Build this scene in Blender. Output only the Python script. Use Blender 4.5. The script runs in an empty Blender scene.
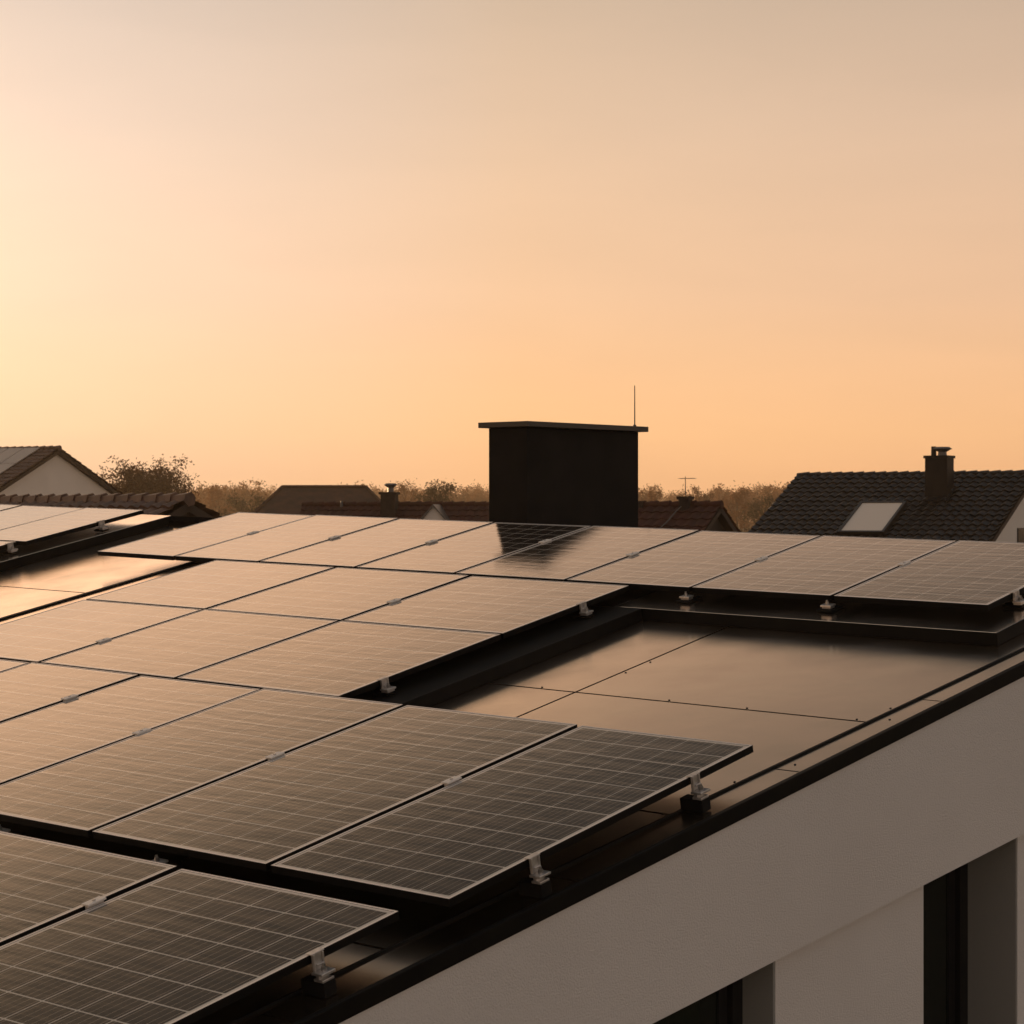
import bpy, math, random
from mathutils import Vector, Matrix
R = math.radians
sc = bpy.context.scene
col = sc.collection

# ------------------------------------------------------------------ camera
FPX = 2199.0
CZ = 8.5
cam = bpy.data.objects.new('camera', bpy.data.cameras.new('camera'))
col.objects.link(cam)
sc.camera = cam
cam.location = (0, 0, CZ)
cam.rotation_euler = (R(90), 0, 0)
cam.data.sensor_width = 36
cam.data.lens = FPX / 1024 * 36
cam.data.clip_start = 0.1
cam.data.clip_end = 8000
cam.data.dof.use_dof = True
cam.data.dof.focus_distance = 11.5
cam.data.dof.aperture_fstop = 14

# ------------------------------------------------------------------ sky, sun, exposure
SUN_AZ, SUN_EL = -33.0, 3.5
w = bpy.data.worlds.new("World")
sc.world = w
w.use_nodes = True
nt = w.node_tree
N, LK = nt.nodes, nt.links
bg = N['Background']
sky = N.new('ShaderNodeTexSky')
sky.sky_type = 'NISHITA'
sky.sun_disc = False
sky.sun_elevation = R(SUN_EL)
sky.sun_rotation = R(SUN_AZ)
sky.dust_density = 5
sky.air_density = 1
sky.ozone_density = 1
LK.new(sky.outputs[0], bg.inputs[0])
bg.inputs[1].default_value = 0.05
tc = N.new('ShaderNodeTexCoord')
sep = N.new('ShaderNodeSeparateXYZ')
LK.new(tc.outputs['Generated'], sep.inputs[0])


def wmath(op, a, b=None):
    n = N.new('ShaderNodeMath')
    n.operation = op
    for i, v in enumerate((a, b)):
        if v is None:
            continue
        if isinstance(v, (int, float)):
            n.inputs[i].default_value = v
        else:
            LK.new(v, n.inputs[i])
    return n.outputs[0]


def wramp(fac, stops):
    n = N.new('ShaderNodeValToRGB')
    LK.new(fac, n.inputs[0])
    el = n.color_ramp.elements
    while len(el) < len(stops):
        el.new(0.5)
    for e, (p, c) in zip(el, stops):
        e.position = p
        e.color = (*c, 1)
    return n.outputs[0]


def S(d):
    return max(0.0, math.sin(R(d)))


elev = wramp(sep.outputs[2], [
    (S(0), (1.01, .54, .27)), (S(2), (1.0, .57, .29)), (S(5.5), (.80, .50, .325)),
    (S(10), (.66, .45, .32)), (S(14), (.50, .365, .27)), (S(19), (1.13, .66, .39)), (S(21.5), (.90, .535, .325)),
    (S(25), (.31, .205, .125)), (S(27.5), (.040, .025, .012)), (S(33), (.03, .025, .02)), (S(45), (.10, .095, .09)), (S(60), (.32, .29, .26))])
hx = wmath('MULTIPLY', sep.outputs[0], math.sin(R(SUN_AZ)))
hy = wmath('MULTIPLY', sep.outputs[1], math.cos(R(SUN_AZ)))
hl = wmath('SQRT', wmath('ADD', wmath('ADD', wmath('MULTIPLY', sep.outputs[0], sep.outputs[0]),
                                      wmath('MULTIPLY', sep.outputs[1], sep.outputs[1])), 1e-5))
caz = wmath('DIVIDE', wmath('ADD', hx, hy), hl)
t01 = wmath('MULTIPLY_ADD', caz, 0.5)
t01.node.inputs[2].default_value = 0.5


def c01(d):
    return 0.5 + 0.5 * math.cos(R(d))


az_low = wramp(t01, [(0, (.52, .68, .95)), (c01(120), (.58, .72, .95)), (c01(75), (.74, .78, .84)),
                     (c01(46), (.97, .95, .93)), (c01(33), (1.0, 1.0, .99)), (c01(20), (.92, 1.12, 1.48)), (1, (.95, 1.3, 1.7))])
az_high = wramp(t01, [(0, (.75, .8, .9)), (c01(90), (.75, .8, .88)), (c01(46), (.72, .76, .82)),
                      (c01(33), (.95, .98, 1.0)), (c01(24), (1.5, 1.45, 1.35)), (c01(14), (1.62, 1.58, 1.5)), (1, (1.8, 1.7, 1.6))])
hi = N.new('ShaderNodeMapRange')
hi.inputs[1].default_value = S(14)
hi.inputs[2].default_value = S(21)
LK.new(sep.outputs[2], hi.inputs[0])


def wmix(kind, fac, a, b):
    n = N.new('ShaderNodeMix')
    n.data_type = 'RGBA'
    n.blend_type = kind
    if isinstance(fac, (int, float)):
        n.inputs[0].default_value = fac
    else:
        LK.new(fac, n.inputs[0])
    LK.new(a, n.inputs[6])
    LK.new(b, n.inputs[7])
    return n.outputs[2]


grad = wmix('MULTIPLY', 1.0, elev, wmix('MIX', hi.outputs[0], az_low, az_high))
# faint high wisps
wmap = N.new('ShaderNodeMapping')
wmap.inputs['Scale'].default_value = (5, 5, 26)
wmap.inputs['Rotation'].default_value = (0.06, -0.10, 0.3)
LK.new(tc.outputs['Generated'], wmap.inputs['Vector'])
wno = N.new('ShaderNodeTexNoise')
wno.inputs['Scale'].default_value = 1.6
wno.inputs['Detail'].default_value = 5
wno.inputs['Distortion'].default_value = 0.6
LK.new(wmap.outputs[0], wno.inputs['Vector'])
grad = wmix('MULTIPLY', 1.0, grad, wramp(wno.outputs[0], [(.3, (.98, .982, .986)), (.7, (1.02, 1.018, 1.016))]))
bg2 = N.new('ShaderNodeBackground')
LK.new(grad, bg2.inputs[0])
bg2.inputs[1].default_value = 1.0
add = N.new('ShaderNodeAddShader')
LK.new(bg.outputs[0], add.inputs[0])
LK.new(bg2.outputs[0], add.inputs[1])
LK.new(add.outputs[0], N['World Output'].inputs[0])

sl = bpy.data.lights.new('sun', 'SUN')
sl.energy = 2.0
sl.angle = R(0.5)
sl.color = (1.0, 0.62, 0.32)
sun = bpy.data.objects.new('sun', sl)
col.objects.link(sun)
sun.location = (0, 0, 60)
sdir = Vector((math.sin(R(SUN_AZ)) * math.cos(R(SUN_EL)), math.cos(R(SUN_AZ)) * math.cos(R(SUN_EL)), math.sin(R(SUN_EL))))
sun.rotation_euler = sdir.to_track_quat('Z', 'Y').to_euler()

sc.view_settings.view_transform = 'Standard'
sc.view_settings.look = 'None'
sc.view_settings.exposure = 0.0
sc.view_settings.gamma = 1
sc.cycles.use_denoising = True
sc.cycles.volume_bounces = 1
sc.cycles.max_bounces = 8

# ------------------------------------------------------------------ helpers


class MB:
    def __init__(self):
        self.v, self.f, self.m, self.uv = [], [], [], {}

    def face(self, pts, m=0, uv=None):
        i = len(self.v)
        self.v += [tuple(p) for p in pts]
        if uv:
            self.uv[len(self.f)] = uv
        self.f.append(tuple(range(i, i + len(pts))))
        self.m.append(m)

    def hexa(self, b, t, m=0, mt=None):
        """b, t: bottom and top quads, both counter-clockwise seen from above"""
        i = len(self.v)
        self.v += [tuple(p) for p in b] + [tuple(p) for p in t]
        fs = [(3, 2, 1, 0), (4, 5, 6, 7), (0, 1, 5, 4), (1, 2, 6, 5), (2, 3, 7, 6), (3, 0, 4, 7)]
        for k, q in enumerate(fs):
            self.f.append(tuple(i + j for j in q))
            self.m.append(mt if (k == 1 and mt is not None) else m)

    def box(self, x0, x1, y0, y1, z0, z1, m=0, mt=None):
        self.hexa([(x0, y0, z0), (x1, y0, z0), (x1, y1, z0), (x0, y1, z0)],
                  [(x0, y0, z1), (x1, y0, z1), (x1, y1, z1), (x0, y1, z1)], m, mt)

    def tube(self, p0, p1, r0, r1, n=8, m=0, cap=True):
        p0, p1 = Vector(p0), Vector(p1)
        d = (p1 - p0).normalized()
        a = d.orthogonal().normalized()
        b = d.cross(a)
        i = len(self.v)
        for p, r in ((p0, r0), (p1, r1)):
            for k in range(n):
                t = 2 * math.pi * k / n
                self.v.append(tuple(p + a * (r * math.cos(t)) + b * (r * math.sin(t))))
        for k in range(n):
            self.f.append((i + k, i + (k + 1) % n, i + n + (k + 1) % n, i + n + k))
            self.m.append(m)
        if cap:
            self.f.append(tuple(i + n + k for k in range(n)))
            self.m.append(m)
            self.f.append(tuple(i + n - 1 - k for k in range(n)))
            self.m.append(m)

    def build(self, name, mats, parent=None, smooth=False, bevel=0):
        me = bpy.data.meshes.new(name)
        off = Vector((0, 0, 0))
        me.from_pydata(self.v, [], self.f)
        for mt in (mats if isinstance(mats, (list, tuple)) else [mats]):
            me.materials.append(mt)
        for p, m in zip(me.polygons, self.m):
            p.material_index = m
            p.use_smooth = smooth
        if self.uv:
            uvl = me.uv_layers.new(name='UVMap')
            for fi, uv in self.uv.items():
                for li, c in zip(me.polygons[fi].loop_indices, uv):
                    uvl.data[li].uv = c
        me.update()
        o = bpy.data.objects.new(name, me)
        col.objects.link(o)
        if parent is not None:
            o.parent = parent
        if bevel:
            b = o.modifiers.new('bevel', 'BEVEL')
            b.width = bevel
            b.segments = 2
            b.limit_method = 'ANGLE'
        return o


def tag(o, label, cat, group=None, kind=None):
    o['label'] = label
    o['category'] = cat
    if group:
        o['group'] = group
    if kind:
        o['kind'] = kind
    return o


def thing(name, label, cat, loc, rz=0, group=None):
    o = bpy.data.objects.new(name, None)
    o.empty_display_size = 0.3
    col.objects.link(o)
    o.location = loc
    o.rotation_euler = (0, 0, rz)
    return tag(o, label, cat, group)


def mat(name, color, rough=0.6, metal=0.0, ior=1.5, noise=None, bump=None, coat=0.0, coat_rough=0.1, rvar=0.0):
    """noise = (scale, other colour); bump = (scale, distance)"""
    m = bpy.data.materials.new(name)
    m.use_nodes = True
    n, l = m.node_tree.nodes, m.node_tree.links
    p = n['Principled BSDF']
    p.inputs['Base Color'].default_value = (*color, 1)
    p.inputs['Roughness'].default_value = rough
    p.inputs['Metallic'].default_value = metal
    p.inputs['IOR'].default_value = ior
    p.inputs['Coat Weight'].default_value = coat
    p.inputs['Coat Roughness'].default_value = coat_rough
    c = n.new('ShaderNodeTexCoord')
    if noise or rvar:
        t = n.new('ShaderNodeTexNoise')
        t.inputs['Scale'].default_value = noise[0] if noise else 2.0
        t.inputs['Detail'].default_value = 6
        l.new(c.outputs['Object'], t.inputs['Vector'])
        if noise:
            r = n.new('ShaderNodeValToRGB')
            r.color_ramp.elements[0].position = 0.35
            r.color_ramp.elements[0].color = (*color, 1)
            r.color_ramp.elements[1].position = 0.68
            r.color_ramp.elements[1].color = (*noise[1], 1)
            l.new(t.outputs[0], r.inputs[0])
            l.new(r.outputs[0], p.inputs['Base Color'])
        if rvar:
            q = n.new('ShaderNodeMapRange')
            q.inputs[1].default_value = 0.3
            q.inputs[2].default_value = 0.7
            q.inputs[3].default_value = rough - rvar
            q.inputs[4].default_value = rough + rvar
            l.new(t.outputs[0], q.inputs[0])
            l.new(q.outputs[0], p.inputs['Roughness'])
    if bump:
        t = n.new('ShaderNodeTexNoise')
        t.inputs['Scale'].default_value = bump[0]
        t.inputs['Detail'].default_value = 4
        l.new(c.outputs['Object'], t.inputs['Vector'])
        b = n.new('ShaderNodeBump')
        b.inputs['Distance'].default_value = bump[1]
        b.inputs['Strength'].default_value = 1.0
        l.new(t.outputs[0], b.inputs['Height'])
        l.new(b.outputs[0], p.inputs['Normal'])
    return m


def panel_glass():
    m = bpy.data.materials.new('solar_cells_under_glass')
    m.use_nodes = True
    n, l = m.node_tree.nodes, m.node_tree.links
    p = n['Principled BSDF']

    def M(op, *a):
        k = n.new('ShaderNodeMath')
        k.operation = op
        for i, v in enumerate(a):
            if isinstance(v, (int, float)):
                k.inputs[i].default_value = v
            else:
                l.new(v, k.inputs[i])
        return k.outputs[0]
    uv = n.new('ShaderNodeUVMap')
    s = n.new('ShaderNodeSeparateXYZ')
    l.new(uv.outputs[0], s.inputs[0])
    u, v = s.outputs[0], s.outputs[1]

    def edge(x):
        f = M('FRACT', x)
        return M('MINIMUM', f, M('SUBTRACT', 1.0, f))
    eu, ev = edge(u), edge(v)
    line = M('MAXIMUM', M('LESS_THAN', eu, 0.014), M('LESS_THAN', ev, 0.023))
    diam = M('LESS_THAN', M('ADD', eu, ev), 0.062)
    white = M('MAXIMUM', line, diam)
    ff = M('FRACT', M('ADD', M('MULTIPLY', M('FRACT', u), 5.0), 0.0))
    bb = M('LESS_THAN', M('ABSOLUTE', M('SUBTRACT', ff, 0.5)), 0.042)
    # each cell a shade of its own
    wn = n.new('ShaderNodeTexWhiteNoise')
    wn.noise_dimensions = '3D'
    fl = n.new('ShaderNodeVectorMath')
    fl.operation = 'FLOOR'
    l.new(uv.outputs[0], fl.inputs[0])
    l.new(fl.outputs[0], wn.inputs[0])
    cr = n.new('ShaderNodeValToRGB')
    cr.color_ramp.elements[0].color = (.008, .006, .005, 1)
    cr.color_ramp.elements[1].color = (.020, .015, .013, 1)
    l.new(wn.outputs[0], cr.inputs[0])

    def mix(f, a, c):
        k = n.new('ShaderNodeMix')
        k.data_type = 'RGBA'
        l.new(f, k.inputs[0])
        l.new(a, k.inputs[6])
        k.inputs[7].default_value = (*c, 1)
        return k.outputs[2]
    c1 = mix(bb, cr.outputs[0], (.31, .265, .21))
    c2 = mix(white, c1, (.66, .60, .52))
    l.new(c2, p.inputs['Base Color'])
    p.inputs['IOR'].default_value = 1.5
    p.inputs['Coat Weight'].default_value = 0.28
    p.inputs['Coat IOR'].default_value = 1.5
    tc = n.new('ShaderNodeTexCoord')
    # faint dust film varies the gloss, and the toughened sheet is never dead flat
    mp = n.new('ShaderNodeMapping')
    mp.inputs['Scale'].default_value = (1.2, 7.0, 1.0)
    l.new(tc.outputs['Object'], mp.inputs['Vector'])
    t = n.new('ShaderNodeTexNoise')
    t.inputs['Scale'].default_value = 2.2
    t.inputs['Detail'].default_value = 6
    l.new(mp.outputs[0], t.inputs['Vector'])
    q = n.new('ShaderNodeMapRange')
    q.inputs[1].default_value = 0.3
    q.inputs[2].default_value = 0.7
    q.inputs[3].default_value = 0.07
    q.inputs[4].default_value = 0.115
    l.new(t.outputs[0], q.inputs[0])
    l.new(q.outputs[0], p.inputs['Roughness'])
    l.new(q.outputs[0], p.inputs['Coat Roughness'])
    b = n.new('ShaderNodeBump')
    b.inputs['Distance'].default_value = 0.0010
    l.new(t.outputs[0], b.inputs['Height'])
    l.new(b.outputs[0], p.inputs['Normal'])
    l.new(b.outputs[0], p.inputs['Coat Normal'])
    return m


M_GLASS = panel_glass()
M_LIP = mat('lip_sky_sheen', (.80, .74, .68), .35, 0.25)  # pale base paints the sky's reflection along the black frame's top
M_FRAME = mat('black_frame_side', (.006, .006, .006), .6, ior=1.18)
M_CLAMP = mat('cast_aluminium', (.74, .71, .67), .36, 0.8, noise=(30, (.50, .48, .46)))
M_CLTOP = mat('bright_clamp_plate', (.84, .79, .72), .42, 0.2)
M_BOLT = mat('steel_bolt', (.40, .40, .40), .3, 1.0)
M_FOOT = mat('black_rubber_foot', (.010, .010, .010), .6, ior=1.18)
M_SHEET = mat('bronze_coated_roof_sheet', (.86, .73, .60), .18, metal=1.0, noise=(3.0, (.81, .68, .56)), bump=(2.2, .0007), rvar=.03)
M_UNDER = mat('black_underlay', (.006, .006, .006), .8, ior=1.18)
M_BLACK = mat('black_edge_metal', (.006, .006, .006), .5, ior=1.18, noise=(6, (.009, .009, .008)))
M_MATT = mat('matt_black_strip', (.008, .007, .007), 1.0, noise=(5, (.012, .010, .009)))
M_MATT.node_tree.nodes['Principled BSDF'].inputs['Specular IOR Level'].default_value = 0
M_TRIM = mat('black_seam_trim', (.010, .010, .010), .55, ior=1.18)
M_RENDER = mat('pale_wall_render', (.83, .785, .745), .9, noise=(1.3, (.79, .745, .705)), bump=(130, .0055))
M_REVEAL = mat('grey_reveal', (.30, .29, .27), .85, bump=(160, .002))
M_WFRAME = mat('dark_window_frame', (.012, .012, .012), .4)
M_PANE = mat('dark_window_pane', (.010, .013, .010), .06)
M_CHIM = mat('anthracite_chimney_cladding', (.013, .0125, .012), .7, ior=1.18, noise=(4, (.018, .017, .016)), bump=(60, .001))
M_CHCAP = mat('chimney_cap_metal', (.045, .035, .026), .4)
M_GROUND = mat('grass_ground', (.05, .06, .025), 1, noise=(.02, (.09, .075, .04)))
M_ROAD = mat('asphalt', (.05, .05, .05), .9, noise=(.5, (.06, .06, .058)))

# ------------------------------------------------------------------ roof frame (A up the slope, B to the left, h down from the camera)
U = 2.75
aV = Vector((.6378033, .74286518, .20336736))
bV = Vector((-.76209781, .64689407, .02711064))
bV = (bV - aV * aV.dot(bV)).normalized()
nV = aV.cross(bV).normalized()
assert nV.z > 0
CAM = Vector((0, 0, CZ))
ahV = Vector((aV.x, aV.y, 0)).normalized()
bhV = Vector((bV.x, bV.y, 0)).normalized()


def P(A, B, h):
    return CAM + (aV * A + bV * B - nV * h) * U


ROT = Matrix((-bV, aV, nV)).transposed()     # local x right, y up the slope, z off the roof
H_PAN, H_PLAT, H_ROOF = 1.0, 1.030, 1.056

# ------------------------------------------------------------------ ground and lane
g = MB()
g.face([(-1400, -60, 0), (1400, -60, 0), (1400, 1500, 0), (-1400, 1500, 0)])
tag(g.build('ground', M_GROUND), 'grassy ground under the houses and trees', 'ground', kind='structure')
g = MB()
g.face([(-300, 27, .004), (300, 30, .004), (300, 36, .004), (-300, 33, .004)])
tag(g.build('road', M_ROAD), 'asphalt lane behind the solar roof', 'road', kind='structure')

# ------------------------------------------------------------------ the house with the solar roof
home = thing('modern_house', 'modern pale rendered house whose dark low-slope roof carries the solar panels', 'house', (1.2, 9.5, 0))
HO = Vector(home.location)


def L(p):
    return Vector(p) - HO


A_LO, A_HI = 1.30, 4.27
B_LEFT = 6.7


def b_eave(A):
    return 1.929 - .044 * (A - 1.783)


def b_seam(A):
    return 2.006 - .060 * (A - 1.905)


def slab(mb, quad, h_top, th, m=0, mt=None):
    """quad of (A, B) counter-clockwise seen from above, i.e. A right / B up"""
    mb.hexa([L(P(A, B, h_top + th)) for A, B in quad], [L(P(A, B, h_top)) for A, B in quad], m, mt)


# sheets: laid with thin gaps over the underlay
roof = MB()
gap = .0058
cuts_B = [None, 2.572, 3.3, 4.05, 5.04, 5.9, B_LEFT]
for j in range(len(cuts_B) - 1):
    cuts_A = [A_LO, 1.95, 2.55, 3.075, A_HI] if j < 3 else [A_LO, 1.9, 2.7, 3.46, A_HI]
    for i in range(len(cuts_A) - 1):
        a0, a1 = cuts_A[i] + gap / 2, cuts_A[i + 1] - gap / 2
        if cuts_B[j] is None:
            q = [(a0, b_seam(a0) + gap), (a1, b_seam(a1) + gap), (a1, cuts_B[1] - gap / 2), (a0, cuts_B[1] - gap / 2)]
        else:
            q = [(a0, cuts_B[j] + gap / 2), (a1, cuts_B[j] + gap / 2), (a1, cuts_B[j + 1] - gap / 2), (a0, cuts_B[j + 1] - gap / 2)]
        slab(roof, q, H_ROOF, .0035)
roof_o = roof.build('roof', M_SHEET, home)
ul = MB()
slab(ul, [(A_LO, b_eave(A_LO) + .008), (A_HI, b_eave(A_HI) + .008), (A_HI, B_LEFT), (A_LO, B_LEFT)], H_ROOF + .0038, .08)
# back slope falls away behind the ridge
bk = [P(A_HI, b_eave(A_HI) + .008, H_ROOF + .004), P(A_HI, B_LEFT, H_ROOF + .004)]
dn = ahV * 3.2 + Vector((0, 0, -1.5))
ul.hexa([L(bk[0] + Vector((0, 0, -.2))), L(bk[0] + dn + Vector((0, 0, -.2))), L(bk[1] + dn + Vector((0, 0, -.2))), L(bk[1] + Vector((0, 0, -.2)))],
        [L(bk[0]), L(bk[0] + dn), L(bk[1] + dn), L(bk[1])])
ul.build('roof_deck', M_UNDER, home)
# little studs along the sheet joints
for A, B in ((3.084, 1.965), (3.084, 2.19), (3.084, 2.36), (3.084, 2.66), (3.30, 2.562), (3.22, 2.562),
             (2.72, b_seam(2.72) + .012), (3.16, b_seam(3.16) + .013), (2.55, b_seam(2.55) + .02),
             (2.83, b_seam(2.83) - .024), (3.10, b_seam(3.10) - .024)):
    st = MB()
    c = L(P(A, B, H_ROOF))
    st.tube(c - nV * .001, c + nV * .003, .006, .005, 8)
    st.build('roof_stud', M_TRIM, roof_o)

# raised seam and the eave strip in lengths
tr = MB()
slab(tr, [(A_LO, b_seam(A_LO) - .0035), (A_HI, b_seam(A_HI) - .0035), (A_HI, b_seam(A_HI) + .0015), (A_LO, b_seam(A_LO) + .0015)], H_ROOF - .0030, .0060)
tr.build('eave_seam', M_TRIM, home)
es = MB()
jc = [A_LO, 1.72, 2.26, 2.800, 3.225, 3.72, A_HI]
for i in range(len(jc) - 1):
    a0, a1 = jc[i] + .002, jc[i + 1] - .002
    slab(es, [(a0, b_eave(a0) + .0105), (a1, b_eave(a1) + .0105), (a1, b_seam(a1) - .0040), (a0, b_seam(a0) - .0040)], H_ROOF, .0035)
es.build('eave_strip', M_SHEET, home)
fa = MB()
slab(fa, [(A_LO, b_eave(A_LO)), (A_HI + .02, b_eave(A_HI + .02)), (A_HI + .02, b_eave(A_HI) + .010), (A_LO, b_eave(A_LO) + .010)], H_ROOF - .0030, .0250)
fa.build('eave_fascia', M_BLACK, home, bevel=.004)

# raised platforms under three of the arrays
pf = MB()
T = H_ROOF - H_PLAT - .0002
slab(pf, [(3.585, 1.962), (A_HI - .005, 1.962), (A_HI - .005, 2.86), (3.585, 2.86)], H_PLAT, T, 1, 0)
slab(pf, [(3.585, 2.8625), (A_HI - .005, 2.8625), (A_HI - .005, 4.352), (3.585, 4.352)], H_PLAT, T, 1, 0)
slab(pf, [(2.72, 2.79), (3.582, 2.79), (3.582, 2.935), (2.72, 2.935)], H_PLAT, T, 1, 1)
slab(pf, [(2.72, 2.9365), (3.582, 2.9365), (3.582, 4.352), (2.72, 4.352)], H_PLAT, T, 1, 0)
pf.build('roof_platform', [M_SHEET, M_BLACK], home, bevel=.003)
pt = MB()
slab(pt, [(2.72, 4.3535), (A_HI - .005, 4.3535), (A_HI - .005, 4.366), (2.72, 4.366)], H_PLAT - .004, T)
pt.build('platform_edge_trim', M_TRIM, home)
pl = MB()
slab(pl, [(2.9, 5.030), (4.235, 5.030), (4.235, 6.45), (2.9, 6.45)], H_PLAT, T, 1, 0)
pl.build('roof_platform', [M_SHEET, M_BLACK], home, bevel=.006)

rc = MB()
slab(rc, [(A_HI - .050, 4.40), (A_HI + .012, 4.40), (A_HI + .012, B_LEFT), (A_HI - .050, B_LEFT)], H_ROOF - .013, .02)
rc.build('dark_reflection_strip', M_MATT, home)  # added black strip, stands in for the tile house's dark reflection

# walls: eave wall stands under the fascia; upper band proud, piers between recessed windows
e0 = P(A_LO, b_eave(A_LO) + .0035, H_ROOF + .0225)
e1 = P(A_HI, b_eave(A_HI) + .0035, H_ROOF + .0225)
wd = (Vector((e1.x, e1.y, 0)) - Vector((e0.x, e0.y, 0)))
WL = wd.length
wd.normalize()
wn = Vector((wd.y, -wd.x, 0))      # outward, to the right and towards the viewer
assert wn.x > 0 and wn.y < 0


def WP(s, out, z):
    """s metres along the wall from e0, out metres proud, absolute z"""
    p = Vector((e0.x, e0.y, 0)) + wd * s + wn * out
    return L((p.x, p.y, z))


def ztop(s):
    return e0.z + (e1.z - e0.z) * s / WL


def ray_wall(x, y, out=0.0):
    d = Vector(((x - 512) / FPX, 1, (512 - y) / FPX))
    o = Vector((e0.x, e0.y, 0)) + wn * out
    t = (o - CAM).dot(wn) / d.dot(wn)
    p = CAM + d * t
    return (p - Vector((e0.x, e0.y, 0))).dot(wd), p.z


sA, zA = ray_wall(654, 1023)
sB, zB = ray_wall(1024, 834)


def zband(s):
    return zA + (zB - zA) * (s - sA) / (sB - sA)


bandm = MB()


def prism(mb, s0, s1, out0, out1, zb, zt, m=0):
    """wall block between two functions of s"""
    mb.hexa([WP(s0, out1, zb(s0)), WP(s1, out1, zb(s1)), WP(s1, out0, zb(s1)), WP(s0, out0, zb(s0))],
            [WP(s0, out1, zt(s0)), WP(s1, out1, zt(s1)), WP(s1, out0, zt(s1)), WP(s0, out0, zt(s0))], m)


prism(bandm, 0, WL, -.30, 0, zband, ztop)
p1a, p1b = ray_wall(778, 1000, -.02)[0], ray_wall(926, 960, -.02)[0]
p2a = ray_wall(1020, 980, -.02)[0]
o1a = sA - .75
zz = lambda s: 0.0
zb2 = lambda s: zband(s) - .004
prism(bandm, 0, o1a, -.30, -.034, zz, zb2)
prism(bandm, p1a, p1b, -.30, -.034, zz, zb2)
prism(bandm, p2a, WL, -.36, -.034, zz, zb2)
# other three walls
far0 = P(A_LO, B_LEFT, H_ROOF + .09)
bandm.hexa([L((e0.x, e0.y, 0)) - wn * .31, WP(0, 0, 0), WP(0, 0, 0) + wd * .25, L((e0.x, e0.y, 0)) - wn * .31 + wd * .25],
           [L((e0.x, e0.y, ztop(0) - .3)) - wn * .31, WP(0, -.001, ztop(0) - .3), WP(.25, -.001, ztop(0) - .3), L((e0.x, e0.y, ztop(0) - .3)) - wn * .31 + wd * .25]) if False else None
q = [L(P(A_LO + .02, B_LEFT - .02, 1.2)), L(P(A_LO + .02, 2.12, 1.2))]
for (pa, pb) in (((A_LO + .02, B_LEFT - .05), (A_LO + .02, 2.10)), ((A_HI - .02, 2.10), (A_HI - .02, B_LEFT - .05)), ((A_LO + .15, B_LEFT - .05), (A_HI - .15, B_LEFT - .05))):
    x0, x1 = P(*pa, 1.14), P(*pb, 1.14)
    d = Vector((x1.x - x0.x, x1.y - x0.y, 0)).normalized()
    nn = Vector((d.y, -d.x, 0)) * .15
    bandm.hexa([L((x0.x, x0.y, 0)) + nn, L((x1.x, x1.y, 0)) + nn, L((x1.x, x1.y, 0)) - nn, L((x0.x, x0.y, 0)) - nn],
               [L(x0) + nn, L(x1) + nn, L(x1) - nn, L(x0) - nn])
bandm.build('wall', M_RENDER, home)


def window(s0, s1, depth, jamb_m, zlow=.6):
    """a tall recessed window: frame with pane, grey reveal on the far jamb"""
    zt = lambda s: zband(s) - .01
    zl = lambda s: zlow
    fr = MB()
    d0, d1 = -depth - .06, -depth
    fw = .07
    prism(fr, s0, s0 + fw, d0, d1, zl, zt)
    prism(fr, s1 - fw, s1, d0, d1, zl, zt)
    prism(fr, s0 + fw, s1 - fw, d0, d1, lambda s: zt(s) - .09, zt)
    prism(fr, s0 + fw, s1 - fw, d0, d1, zl, lambda s: zlow + .09)
    # sash a little behind
    prism(fr, s1 - fw - .06, s1 - fw, d0 - .02, d1 - .03, lambda s: zlow + .09, lambda s: zt(s) - .09)
    fr_o = fr.build('window', M_WFRAME, home)
    pn = MB()
    prism(pn, s0 + fw, s1 - fw - .06, d0 + .010, d0 + .022, lambda s: zlow + .09, lambda s: zt(s) - .09)
    pn.build('pane', M_PANE, fr_o)
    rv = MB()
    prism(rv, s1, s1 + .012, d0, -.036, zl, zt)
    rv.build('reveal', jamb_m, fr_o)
    bk = MB()
    prism(bk, s0 - .05, s1 + .05, d0 - .25, d0 - .2, zl, zt)
    bk.build('dark_room_backing', M_UNDER, fr_o)  # black sheet stands in for the unlit room behind the pane


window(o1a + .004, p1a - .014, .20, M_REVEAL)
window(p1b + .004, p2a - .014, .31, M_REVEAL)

# chimney behind the ridge
cb = P(4.35, 0, H_ROOF)


def ray_at(x, dist):
    return CAM + Vector(((x - 512) / FPX, 1, 0)) * dist


# near corner on the ray of its own edge, placed just behind the ridge
best = None
for k in range(400):
    B = 3.4 + k * .002
    p = P(4.37, B, H_ROOF) + ahV * .36
    x = 512 + FPX * p.x / p.y
    if best is None or abs(x - 527) < best[0]:
        best = (abs(x - 527), p.copy())
cc = best[1]
DC = cc.y          # depth of the near corner
LA, LB = 1.385, .382
ztopc = CZ + (512 - 427.0) / FPX * DC


def CP(s, t, z):
    p = Vector((cc.x, cc.y, 0)) + ahV * s + bhV * t
    return L((p.x, p.y, z))


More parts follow.
